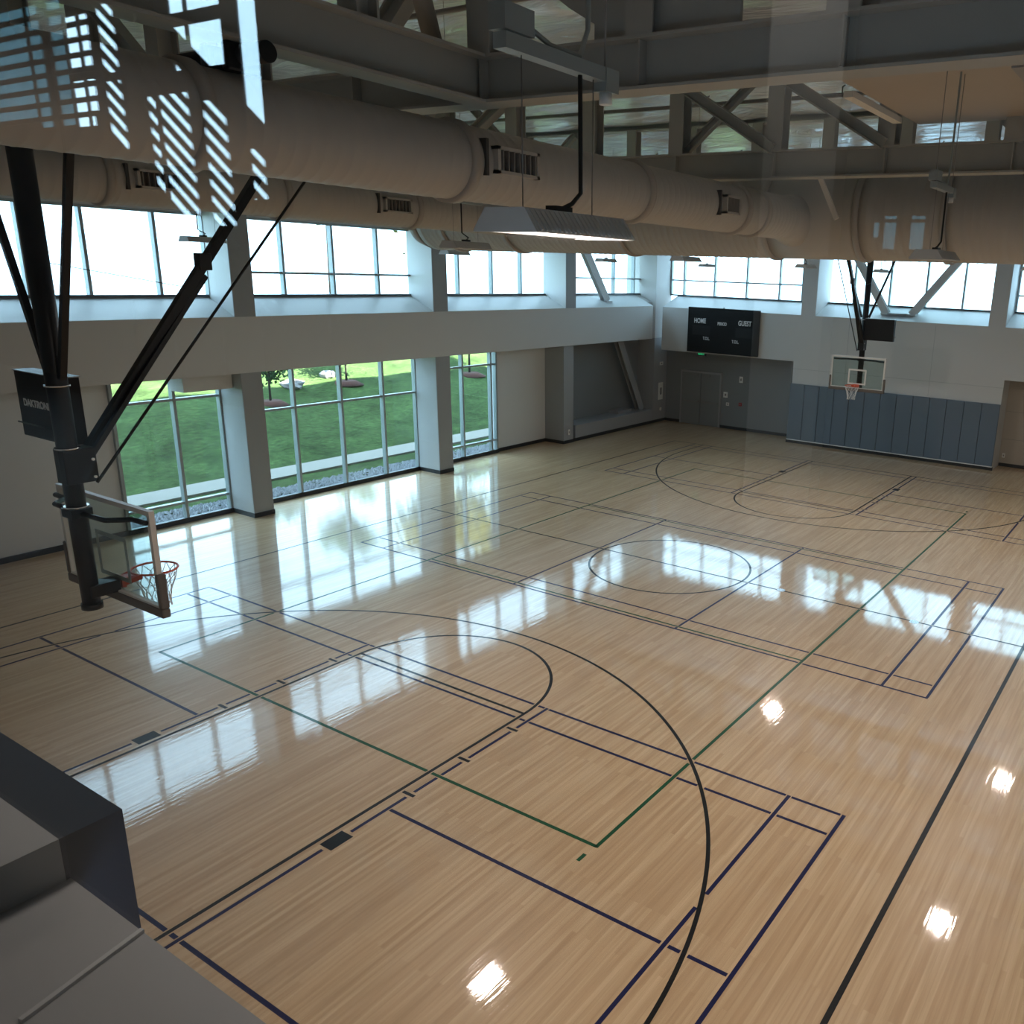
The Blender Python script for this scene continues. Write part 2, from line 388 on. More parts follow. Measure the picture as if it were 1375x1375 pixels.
def window(n, axis, fixed, a0, a1, z0, z1, mull, bars, jambs=True, m='alu', label=''):
    """framed window: verticals at mull, horizontals at bars, one pane per cell"""
    wn = empty('window_%d' % n, (0, 0, 0)); struct(wn, label, 'window')
    wd, dp = .07, .12
    def bx(name, mm, p0, p1, q0, q1, d0=-dp/2, d1=dp/2, par=None):
        b = MB()
        if axis == 'x': b.box(p0, p1, fixed+d0, fixed+d1, q0, q1)
        else: b.box(fixed+d0, fixed+d1, p0, p1, q0, q1)
        return b.build(name, mm, par or wn)
    bx('bottom_rail', 'aludark', a0, a1, z0, z0+.06, -dp/2-.005, dp/2); bx('top_rail', m, a0, a1, z1-.06, z1)
    vs = [a0+wd/2]+list(mull)+[a1-wd/2]
    for x in vs: bx('mullion', m, x-wd/2, x+wd/2, z0+.06, z1-.06, -dp/2-.03, dp/2)
    zs = [z0+.06]+list(bars)+[z1-.06]
    for i in range(len(vs)-1):
        for k_, zb in enumerate(bars):
            f_ = bx('transom', m, vs[i]+wd/2, vs[i+1]-wd/2, zb-.03, zb+.03)
        for k_ in range(len(zs)-1):
            lo = zs[k_]+(.03 if k_ else 0); hi = zs[k_+1]-(.03 if k_ < len(zs)-2 else 0)
            bx('pane', 'glass', vs[i]+wd/2-.005, vs[i+1]-wd/2+.005, lo-.005, hi+.005, .0, .008)
    return wn
window(1, 'x', YG, -5.97, -3.33, .04, BH0+.02, [-4.53], [.5, 3.04], label='leftmost tall window, two panes wide, looking onto grass bank')
window(2, 'x', YG, -2.82, 3.06, .04, BH0+.02, [-1.28, .24, 1.74], [2.5], label='widest tall window, four panes wide, looking onto path and grass bank')
window(3, 'x', YG, 3.6, 6.72, .04, BH0+.02, [5.06, 6.42], [.47, 3.12], label='narrow tall window furthest from viewer, right of second column')
window(4, 'x', YG, -9.1, -3.3, SILL, HEAD, [-7.2, -6.02, -4.5], [], label='upper window at far left, behind the near hoop mast')
window(5, 'x', YG, -2.8, 3.3, SILL, HEAD, [-1.28, .27, 1.8], [6.02], label='upper window with a low transom, above the widest tall window')
window(6, 'x', YG, 3.6, 9.6, SILL, HEAD, [5.02, 6.58, 8.05], [], label='upper window without transom, second from the far corner')
window(7, 'x', YG, 10.0, 15.95, SILL, HEAD, [11.15, 13.75, 15.2], [6.06], label='upper window crossed by a diagonal brace next to far corner')

# ---- far wall ------------------------------------------------------
XF, XR, XG = 15.72, 16.78, 16.95
wf = empty('wall_far', (XR, 0, 0)); struct(wf, 'far end wall, white above with dark grey recesses below', 'wall')
wpart(wf, 'recess_wall', 'dark', XR, XR+.3, 4.1, 12, 0, 3.4)
wpart(wf, 'recess_wall', 'beige', XR, XR+.3, -11.6, -3.85, 0, 3.4)
# courses on the right recess
for z in (1.0, 2.0): wpart(wf, 'recess_joint', 'dark', XR-.004, XR+.01, -11.6, -3.85, z, z+.012)
wpart(wf, 'return_wall', 'white', XF, XR, 4.05, 4.11, 0, 3.3)
sec = [(XF, 3.2), (XG+.25, 3.2), (XG+.25, SILL+.0), (XG-.02, SILL), (XF, 4.97)]
MB().extr([(x-XR, z) for x, z in sec], 'y', -11.6, 10.15).build('band_beam', 'white', wf)
MB().extr([(x-XR, z) for x, z in [(XF+.004, 4.977), (XG-.02, SILL+.005), (XG-.02, SILL-.01), (XF+.004, 4.96)]], 'y', -11.6, 10.15).build('sloping_sill', 'sill', wf)
wpart(wf, 'white_wall', 'white', XF, XR, -3.85, 4.1, 0, 3.2)
for y in (1.9, -1.3): wpart(wf, 'panel_joint', 'mid', XF-.003, XF+.01, y, y+.01, 2.4, 4.9)
wpart(wf, 'panel_joint', 'mid', XF-.003, XF+.01, -3.85, 4.1, 2.92, 2.93)
wpart(wf, 'upper_wall', 'white', XG-.1, XG+.25, -11.6, -10.3, SILL-.1, HEAD+.1)
wpart(wf, 'upper_wall', 'white', XG-.1, XG+.25, -11.6, 12, HEAD, 10.2)
wcols = [(3.29, 3.88, 'left of the hoop'), (-3.64, -3.08, 'right of the hoop'), (-10.4, -9.8, 'at the right end')]
for y0, y1, nm in wcols:
    cc = empty('column', (XF+.6, (y0+y1)/2, 4.9), 'white column between upper windows of the far wall, '+nm, 'column', kind='structure')
    wpart(cc, 'shaft', 'white', XF+.002, XG+.2, y0, y1, 4.9, 10)
    wpart(cc, 'reveal_panel', 'sill', XF+.02, XG, y1, y1+.01, 5.0, 10)
window(8, 'y', XG, 4.35, 10.5, SILL, HEAD, [5.38, 6.85, 8.35, 9.83], [6.07], label='far wall upper window with transom, above the scoreboard')
window(9, 'y', XG, -3.0, 3.68, SILL, HEAD, [2.25, .86, -.5, -1.85], [], label='far wall upper window behind the far hoop and V braces')
window(10, 'y', XG, -9.8, -3.66, SILL, HEAD, [-4.85, -6.4, -8.0], [6.02], label='far wall upper window at the right edge of the photo')

def bb(n, axis, fixed, a0, a1, sgn, label):
    o_ = MB()
    if axis == 'x': o_.box(a0, a1, fixed-.03, fixed+.02, 0, .12)
    else: o_.box(fixed-.03, fixed+.02, a0, a1, 0, .12)
    return struct(o_.build(n, 'base'), label, 'baseboard')
bb('baseboard_left', 'x', YG-.07, -15.0, -5.95, 1, 'black rubber base along left wall behind near hoop')
bb('baseboard_left', 'x', YG-.09, -5.95, 6.72, 1, 'black rubber base along the foot of the tall windows')
bb('baseboard_left', 'x', YG, 6.72, 9.42, 1, 'black rubber base on blank wall beyond the tall windows')
bb('baseboard_left', 'x', YC+.15, 10.0, 15.70, 1, 'black rubber base along the low plinth of dark recess')
bb('baseboard_far', 'y', XR, 9.72, YC+.12, 1, 'short black rubber base left of the double door')
bb('baseboard_far', 'y', XR, 4.12, 7.72, 1, 'black rubber base between double door and blue pads')
bb('baseboard_far', 'y', XR, -11.6, -3.87, 1, 'black rubber base in the beige recess right of pads')
bb('baseboard_far', 'y', XF-.02, -3.87, 4.12, 1, 'black rubber base below the blue wall pads')

# right and near walls (outside the frame, close the room)
wr = struct(MB().box(-15.3, 17.2, -11.7, -11.4, 0, 10.2).build('wall_right', 'white'), 'plain white right wall outside the frame', 'wall')
wn_ = struct(MB().box(-15.3, -15.05, -11.5, 11.4, 0, 4.3).box(-15.3, -15.05, -5.5, 11.4, 4.3, 10.2).box(-15.45, -15.05, -11.5, 11.4, 9.4, 10.2).build('wall_near', 'white'), 'white near end wall below the viewing window', 'wall')

# ---- ceiling: sagging silver foil between joists --------------------
nx, ny = 150, 60; mb = MB(); vs = []; fs = []
for i in range(nx+1):
    for j in range(ny+1):
        x = -15.4+32.7*i/nx; y = -11.6+23.3*j/ny
        sag = abs(math.sin(math.pi*(x+15.4)/1.6))
        vs.append((x, y, 9.92-.10*sag+.018*math.sin(y*2.3+x)+.02*math.sin(x*5.1+y*1.3)))
for i in range(nx):
    for j in range(ny):
        a = i*(ny+1)+j; fs.append((a, a+1, a+ny+2, a+ny+1))
mb.add(vs, fs, True)
ce = struct(mb.build('ceiling', 'foil'), 'silver foil insulation sagging under the roof deck', 'ceiling')
MB().box(-20.5, 17.3, -11.8, 11.8, 10.05, 10.35).build('roof_deck', 'steel', ce)
# ================================================================== EXTERIOR
def bank(x, y):
    # height of the ground outside
    t = max(0, y-15.4); z = -.12+.235*min(t, 12)
    return z-.02+.06*math.sin(x*.6+y*.35)*min(1, t)+.05*math.sin(x*1.7-y*.9)*min(1, t)
vs = []; fs = []; nx, ny = 120, 60
for i in range(nx+1):
    for j in range(ny+1):
        x = -30+90*i/nx; y = 11.66+27*(j/ny)**1.4
        z = bank(x, y) if y > 15.4 else -.14+.03*math.sin(x*3)*math.sin(y*5)
        vs.append((x, y, z))
for i in range(nx):
    for j in range(ny):
        a = i*(ny+1)+j; fs.append((a, a+1, a+ny+2, a+ny+1))
lawn = tag(MB().add(vs, fs, True).build('lawn', 'grass'), 'green grass bank rising outside the tall windows', 'lawn', kind='structure')
tag(MB().box(-30, 45, 13.95, 15.1, -.2, -.075).build('path', 'path'), 'pale concrete footpath between lawn strips outside windows', 'path', kind='structure')
mb = MB(); random.seed(5)
for k in range(5200):
    x = random.uniform(-7, 10); y = random.uniform(11.7, 12.9); r = random.uniform(.03, .07); z = -.12+random.uniform(0, .03)
    a = random.uniform(0, 6)
    pts = [(x+r*math.cos(a+q*1.57)*random.uniform(.7, 1.3), y+r*math.sin(a+q*1.57)*random.uniform(.7, 1.3), z) for q in range(4)]
    top = (x+random.uniform(-.01, .01), y, z+r*.9); mb.add(pts+[top], [(0, 1, 4), (1, 2, 4), (2, 3, 4), (3, 0, 4)])
tag(mb.build('gravel_strip', 'stone'), 'pale grey gravel strip along the outside of the tall windows', 'gravel', kind='stuff')
def rock(x, y, r, label):
    mb = MB(); random.seed(int(x*100)); z = bank(x, y); n = 8; rows = 5; vs = []; fs = []
    for i in range(rows+1):
        ph = math.pi*i/rows
        for j in range(n):
            k_ = random.uniform(.8, 1.15); th = 2*math.pi*j/n
            vs.append((r*1.4*k_*math.sin(ph)*math.cos(th), r*k_*math.sin(ph)*math.sin(th), r*.7*math.cos(ph)*k_+r*.3))
    for i in range(rows):
        for j in range(n): fs.append((i*n+j, i*n+(j+1)%n, (i+1)*n+(j+1)%n, (i+1)*n+j))
    o_ = mb.add(vs, fs).build('boulder', 'rock'); o_.location = (x, y, z); tag(o_, label, 'boulder', 'boulders on the grass bank')
def tree(x, y, h, cr, leafm, label, n=900, trunk=.05, mulch=True, ls=.09, seed=1, low=.35):
    random.seed(seed); z = bank(x, y)
    t = empty('tree', (x, y, z), label, 'tree', 'trees outside the tall windows')
    mb = MB(); mb.tube([(0, 0, -.05), (.02, .01, h*.45), (0, .03, h*.9)], [trunk, trunk*.7, trunk*.2], 7)
    tips = []
    for k in range(14):
        a = random.uniform(0, 6.28); z0 = h*random.uniform(low, .85); rr = cr*random.uniform(.5, .95)
        e = (rr*math.cos(a), rr*math.sin(a), z0+rr*random.uniform(.3, .8)); mb.tube([(0, 0, z0), e], [trunk*.35, trunk*.1], 5); tips.append(e)
    mb.build('trunk', 'bark', t)
    lf = MB()
    for k in range(n):
        c_ = random.choice(tips); s_ = cr*.33
        px_, py_, pz_ = [c_[q]*random.uniform(.55, 1.05)+random.gauss(0, s_) for q in range(3)]
        pz_ = c_[2]+random.gauss(0, s_*.7)
        u = Vector((random.gauss(0, 1), random.gauss(0, 1), random.gauss(0, 1))).normalized()*ls; v = u.cross(Vector((random.gauss(0, 1), random.gauss(0, 1), .3))).normalized()*ls*.6
        P_ = Vector((px_, py_, pz_)); lf.add([P_-u, P_+v, P_+u, P_-v], [(0, 1, 2, 3)])
    tag(lf.build('foliage', leafm, t), kind='stuff')
    if mulch:
        m_ = MB(); m_.tube([(0, 0, -.12), (0, 0, .06)], [cr*.9, cr*.5], 14); m_.build('mulch_ring', 'mulch', t)
tree(4.2, 20.5, 2.3, .75, 'leaf', 'young tree seen at left side of the widest tall window', 1300, .05, seed=2)
tree(8.6, 21.6, 2.6, .8, 'leaf', 'young tree on red mulch in middle of the widest tall window', 1300, .05, seed=4)
tree(15.6, 21.2, 2.7, .9, 'leaf', 'young leafy tree seen through third tall window, left part', 2600, .06, seed=6)
tree(20.5, 24.5, 2.3, .9, 'leaf', 'young leafy tree seen at right edge of third tall window', 1600, .06, seed=8)
for k, (x, y, r, lb) in enumerate([(8.9, 25.2, .75, 'large pale boulder, upper left part of the widest tall window'), (11.2, 26.8, .5, 'large pale boulder at top of bank, right of the biggest boulder'),
        (7.0, 24.4, .4, 'pale boulder on bank, left of the biggest boulder'), (6.2, 21.9, .38, 'small pale boulder lower on bank beside the young tree'), (8.3, 22.4, .28, 'small grey boulder alone just left of mulch-ringed tree'),
        (17.6, 26.2, .8, 'pale boulder at top of the third tall window')]): rock(x, y, r, lb)
# big trees beyond, mirrored in the glossy floor
for k, (x, y, h, cr, mm, lb) in enumerate([(23.6, 31, 8.0, 3.0, 'leafy', 'tall yellow green tree beyond bank, mirrored in the floor'),
        (17.0, 33, 8.4, 1.3, 'leaf', 'tall slender dark green tree beyond the bank, mirrored in floor')]):
    tree(x, y, h, cr, mm, lb, 5200 if cr > 2 else 1500, .16, False, .2, seed=20+k, low=.72)
# ================================================================== ROOF STEEL
NODES = [1.725*k for k in range(-6, 7)]
def truss(x, label, plates=()):
    t = empty('roof_truss', (x, 0, 7.83), label, 'truss', 'steel roof trusses across the hall', kind='structure')
    MB().ibeam((0, -11.3, .19), (0, 11.3, .19), .28, .40).build('bottom_chord', 'steel', t)
    MB().ibeam((0, -11.3, 1.99), (0, 11.3, 1.99), .28, .22).build('top_chord', 'steel', t)
    for y in NODES:
        MB().ibeam((0, y, .38), (0, y, 1.89), .26, .26, .02, .02).build('post', 'steel', t)
        MB().box(-.12, .12, y-.008, y+.008, .03, .36).build('stiffener', 'steel', t)
    for i in range(len(NODES)-1):
        a, b = NODES[i], NODES[i+1]
        inner, outer = (b, a) if b <= 0 else (a, b)
        if abs(outer) < 2: continue
        if x < -5:
            if 2 < abs(outer) < 4: MB().ibeam((-.02, inner, .42), (-.02, outer, 1.84), .16, .2, .02, .016).build('diagonal', 'steel', t)
        elif x < 0:
            if abs(outer) < 5.5: MB().ibeam((-.16, inner, 1.42), (-.16, outer, .40), .20, .16, .02, .016).build('diagonal', 'steel', t)
            if abs(outer) < 4: MB().ibeam((.14, outer, 1.84), (.14, inner, .42), .12, .12, .02, .014).build('counter_diagonal', 'steel', t)
        elif abs(outer) > 6: MB().ibeam((-.16, inner, 1.84), (-.16, outer, .42), .16, .16, .02, .016).build('diagonal', 'steel', t)
    for pl in plates: MB().extr([(y, z-7.83) for y, z in pl], 'x', -.02, .02).build('web_plate', 'steel', t)
    return t
PL1 = [(-4.66, 8.2), (-4.66, 8.37), (-4.39, 8.52), (-3.9, 8.85), (-3.9, 9.3), (-6.03, 9.3), (-6.03, 8.2)]
PL2 = [(-6.77, 8.2), (-6.77, 9.3), (-10.2, 9.3), (-10.2, 8.2)]
truss(-9.4, 'nearest steel roof truss, its flange running across the top of the photo', [PL1, PL2])
truss(-3.1, 'second steel roof truss, just in front of the big cross duct')
truss(3.3, 'third steel roof truss, behind the big cross duct')
truss(9.7, 'fourth steel roof truss, next to last before the far wall')
for y, nm in ((-3.4, 'entering from top left of the photo to meet the nearest truss'), (3.4, 'beside the left wall, mostly behind the near duct')):
    t = empty('longitudinal_girder', (-12.3, y, 8.02), 'grey steel girder '+nm, 'beam', kind='structure')
    MB().ibeam((-3.1, 0, 0), (2.9, 0, 0), .28, .40).build('girder_beam', 'steel', t)
    for k in range(3):
        x = -2.3+1.9*k
        if y < 0: MB().ibeam((x, 0, .2), (x, 0, 1.6), .22, .22).build('post', 'steel', t)
for y in (-3.4, 3.4):
    t = empty('longitudinal_girder', (12.9, y, 8.02), 'grey steel girder at the far end carrying the far hoop, '+('right' if y < 0 else 'left')+' one', 'beam', kind='structure')
    MB().ibeam((-3.1, 0, 0), (4.0, 0, 0), .28, .40).build('girder_beam', 'steel', t)
tag(MB().tube([(-9.5, -2.95, 8.12), (-10.9, -3.75, 9.6)], .085, 12).build('pipe_brace', 'beige'), 'beige round pipe brace rising from girder and truss joint', 'brace')
tag(MB().bar((-3.0, -4.15, 7.83), (-3.0, -4.46, 7.25), .05, .07).build('hanger_brace', 'frame'), 'short white slanted brace under second truss right of ducts', 'brace')
# beige soffit between the first two trusses at the right
so = empty('roof_soffit', (-6, -8, 8.5), 'flat beige soffit panels between trusses at upper right', 'soffit')
MB().box(-.3, 3.0, -3.2, .55, 0, .08).build('panel', 'beige', so); MB().box(-.3, 3.0, .58, 2.45, 0, .08).build('panel', 'beige', so)
MB().box(-.2, 2.9, .5, .62, -.05, 0).build('joint_strip', 'mid', so)
tag(MB().box(.5, 2.4, 2.5, 2.62, -.07, 0).build('edge_channel', 'plate', so), 'slim white channel along the soffit edge')

# sprinkler pipes
def spr(x, z, y0, y1, label):
    t = empty('sprinkler_pipe', (x, 0, z), label, 'pipe', 'sprinkler pipes below the foil ceiling')
    MB().tube([(0, y0, 0), (0, y1, 0)], .035, 8).build('pipe', 'pipe', t)
    y = y0+1.2
    while y < y1:
        MB().tube([(0, y, 0), (0, y, .12), (.10, y, .16)], .014, 6).build('sprinkler_head', 'pipe', t); y += 2.6
spr(-7.1, 9.45, -10, 10, 'sprinkler pipe nearest the viewer, between first two trusses')
spr(-1.0, 9.35, -10, 10, 'sprinkler pipe just beyond the second truss')
spr(5.5, 9.35, -10, 10, 'sprinkler pipe between third and fourth trusses')
spr(12.5, 9.35, -10, 10, 'sprinkler pipe nearest the far wall')

# ================================================================== DUCTS
def ribbed(a, b, r, pitch=.12, n=40, amp=.003):
    a, b = Vector(a), Vector(b); ln = (b-a).length; k = max(2, int(ln/pitch)); P = []; rr = []
    for i in range(k):
        P += [a+(b-a)*(i/k), a+(b-a)*((i+.86)/k), a+(b-a)*((i+.93)/k)]; rr += [r, r, r+amp]
    P.append(b); rr.append(r)
    return MB().tube(P, rr, n)
def flange(P, d, r, par, name='flange'):
    P, d = Vector(P), Vector(d).normalized()
    return MB().tube([P-d*.05, P-d*.045, P+d*.045, P+d*.05], [r, r+.035, r+.035, r], 40).build(name, 'ductring', par)
def diffuser(P, sgn, par, ln=.60, ht=.24):
    """side grille on a duct that runs along x; P = centre on the duct side"""
    b = MB(); x, y, z = P; d = .065*sgn
    for q in ((x-ln/2, x+ln/2, z+ht/2-.03, z+ht/2), (x-ln/2, x+ln/2, z-ht/2, z-ht/2+.03), (x-ln/2, x-ln/2+.04, z-ht/2, z+ht/2), (x+ln/2-.04, x+ln/2, z-ht/2, z+ht/2)):
        y0, y1 = sorted((y-.06*sgn, y+d)); b.box(q[0], q[1], y0, y1, q[2], q[3])
    fr = b.build('grille_frame', 'duct', par)
    y0, y1 = sorted((y-.05*sgn, y+.02*sgn)); MB().box(x-ln/2+.03, x+ln/2-.03, y0, y1, z-ht/2+.02, z+ht/2-.02).build('grille_back', 'grille', fr)
    s_ = MB()
    for k in range(7):
        xx = x-ln/2+.07+k*(ln-.14)/6; y0, y1 = sorted((y, y+.07*sgn)); s_.box(xx-.006, xx+.006, y0, y1, z-ht/2+.03, z+ht/2-.03)
    s_.build('grille_slats', 'pipe', fr)
    y0, y1 = sorted((y-.15*sgn, y+.03*sgn)); MB().box(x-ln/2-.12, x-ln/2-.085, y0, y1, z-ht/2-.03, z+ht/2+.05).build('damper_slot', 'grille', fr)
DZ, DR = 7.32, .335
nd = empty('near_duct', (-9, -3.2, DZ), 'long round warm grey duct crossing the photo above the floor, nearest one', 'duct')
ribbed((-6.2, 0, 0), (6.9, 0, 0), DR, .13).build('duct_section', 'duct', nd)
for x in (-12.2, -9.68, -6.68, -4.05, -3.4): flange((x+9, 0, 0), (1, 0, 0), DR, nd)
diffuser((-9.15+9, -.33, .03), -1, nd); diffuser((-4.68+9, -.33, 0), -1, nd, .42)
MB().tube([(6.75, 0, 0), (6.9, 0, 0), (7.3, 0, 0)], [DR, DR+.02, DR+.10], 36).build('tee_collar', 'duct', nd)
fd = empty('rear_duct', (-8, 3.2, DZ+.02), 'round duct closer to the windows, half hidden behind the near duct', 'duct')
ribbed((-7.2, 0, 0), (6.1, 0, 0), DR, .13).build('duct_section', 'duct', fd)
for x in (-9.6, -7.0, -4.35, -11.6): flange((x+8, 0, 0), (1, 0, 0), DR, fd)
diffuser((-9.0+8, -.33, 0), -1, fd); diffuser((-4.9+8, -.33, 0), -1, fd)
HZ, HR, HX = 7.43, .73, -1.2
hd = empty('cross_duct', (HX, -2, HZ), 'very large ribbed cross duct running right behind the second truss', 'duct')
for a, b in ((5.7, 5.0), (4.9, 3.25), (3.15, .4), (.3, -2.65), (-2.75, -4.3), (-4.4, -5.7), (-5.8, -11.3)):
    pit = 9 if (a, b) == (-2.75, -4.3) else .13
    ribbed((0, a+2, 0), (0, b+2, 0), HR, pit, 56, .005).build('duct_section', 'duct', hd)
for y in (4.95, 3.2, .35, -2.7, -4.35, -5.75): flange((0, y+2, 0), (0, 1, 0), HR, hd)
MB().tube([(0, 7.7, 0), (0, 7.9, .02), (0, 8.05, .1)], [HR, HR*.93, HR*.7], 40).build('end_cap', 'duct', hd)

# ================================================================== LAMPS
def lamp(near_detail):
    t = empty('high_bay_lamp', (0, 0, 0))
    L_, W_, H_ = .72, .36, .10
    b = MB(); sec = [(-W_/2, 0), (W_/2, 0), (W_/2-.07, H_), (-W_/2+.07, H_)]
    mk = [(-W_/2, .005), (-W_/2+.07, H_), (W_/2-.07, H_), (W_/2, .005)]
    for (y0, z0), (y1, z1) in zip(mk[:-1], mk[1:]):
        b.add([(-L_/2, y0, z0), (L_/2, y0, z0), (L_/2, y1, z1), (-L_/2, y1, z1)], [(0, 1, 2, 3)])
    hs = b.build('housing', 'lamp', t); sol = hs.modifiers.new('thick', 'SOLIDIFY'); sol.thickness = .008
    for sg in (-1, 1):
        rb = MB()
        for k in range(22):
            x = -L_/2+.02+k*(L_-.04)/21; rb.bar((x, sg*(W_/2+.003), .01), (x, sg*(W_/2-.067), H_-.005), .010, .008)
        tag(rb.build('louvre_ribs', 'lamp', t), kind='stuff')
    for sg in (-1, 1):
        MB().extr(sec, 'x', sg*L_/2-.01, sg*L_/2).build('end_plate', 'lamp', t)
    for y in (-.09, 0, .09): MB().tube([(-L_/2+.03, y, .035), (L_/2-.03, y, .035)], .028, 8).build('lamp_tube', 'tube', t)
    MB().box(-.06, .06, -.03, .03, H_, H_+.03).build('junction_cap', 'black', t)
    for sg in (-1, 1): MB().tube([(sg*.25, 0, H_), (sg*.25, 0, .72 if near_detail else .62)], .003, 5).build('hanger_wire', 'pipe', t)
    if near_detail:
        MB().tube([(.05, .03, H_+.02), (.12, .02, H_+.05), (.16, 0, H_+.10), (.155, 0, .45), (.15, 0, .70)], .011, 7).build('power_cord', 'black', t)
        MB().bar((-.38, 0, .73), (.38, 0, .73), .07, .06).build('hanger_channel', 'alu', t)
        MB().box(-.38, -.20, -.03, .06, .77, .87).build('gear_box', 'alu', t)
        MB().box(.30, .40, -.04, .04, .66, .76).build('end_box', 'alu', t)
        MB().tube([(-.2, .01, .82), (-.05, .01, .78), (.16, .01, .78), (.22, .01, .90), (.22, .01, 3.35)], .012, 8).build('conduit', 'alu', t)
        for sg in (-1, 1): MB().tube([(sg*.34, 0, .76), (sg*.34, 0, 3.35)], .005, 5).build('hanger_rod', 'pipe', t)
        MB().tube([(.35, 0, .61), (.35, 0, .66)], .03, 10).build('sensor_dome', 'plate', t)
    else:
        MB().tube([(.02, .02, H_+.02), (.06, .01, H_+.06), (-.08, 0, H_+.12), (-.08, 0, 1.1)], .011, 6).build('power_cord', 'black', t)
        MB().bar((-.34, 0, .65), (.34, 0, .65), .06, .05).build('hanger_channel', 'alu', t)
        for sg in (-1, 1): MB().tube([(sg*.30, 0, .68), (sg*.30, 0, 3.3)], .004, 4).build('hanger_rod', 'pipe', t)
    return t
lnear = lamp(True); lfar = lamp(False)
LX = [-12.65, -6.2, .2, 6.6, 13.0]; LY = [6.6, 0, -6.85]
rown = {6.6: 'window side row', 0: 'middle row', -6.85: 'right-hand row'}
coln = {-12.65: 'nearest of the', -6.2: 'second from the viewer in', .2: 'third from the viewer in', 6.6: 'fourth from the viewer in', 13.0: 'furthest, by the far wall, in'}
first = {True: True, False: True}
LIT = [(-12.65, -6.85), (-6.2, 0), (.2, -6.85), (6.6, -6.85), (6.6, 0)]
for y in LY:
    for x in LX:
        nr = (y == -6.85 and x < 0)
        src = lnear if nr else lfar
        if x == -12.65 and y != -6.85: continue
        o = src if first[nr] else copy_tree(src); first[nr] = False
        o.location = (x, y, 6.54 if x == -12.65 else 6.62)
        if (x, y) not in LIT:
            for c_ in children(o):
                if c_.name.startswith('lamp_tube'): c_.material_slots[0].link = 'OBJECT'; c_.material_slots[0].material = M['plate']
        tag(o, 'louvred white hanging lamp, %s %s' % (coln[x], rown[y]), 'lamp', 'high bay lamps hanging in three rows')
        if (x, y) not in LIT: continue
        ld = bpy.data.lights.new('lamp_light', 'AREA'); ld.shape = 'RECTANGLE'; ld.size = .6; ld.size_y = .3; ld.energy = 72; ld.color = (1, .86, .76)
        lo = bpy.data.objects.new('lamp_light', ld); COL.objects.link(lo); lo.parent = o; lo.location = (0, 0, -.01)
        lo.visible_glossy = True

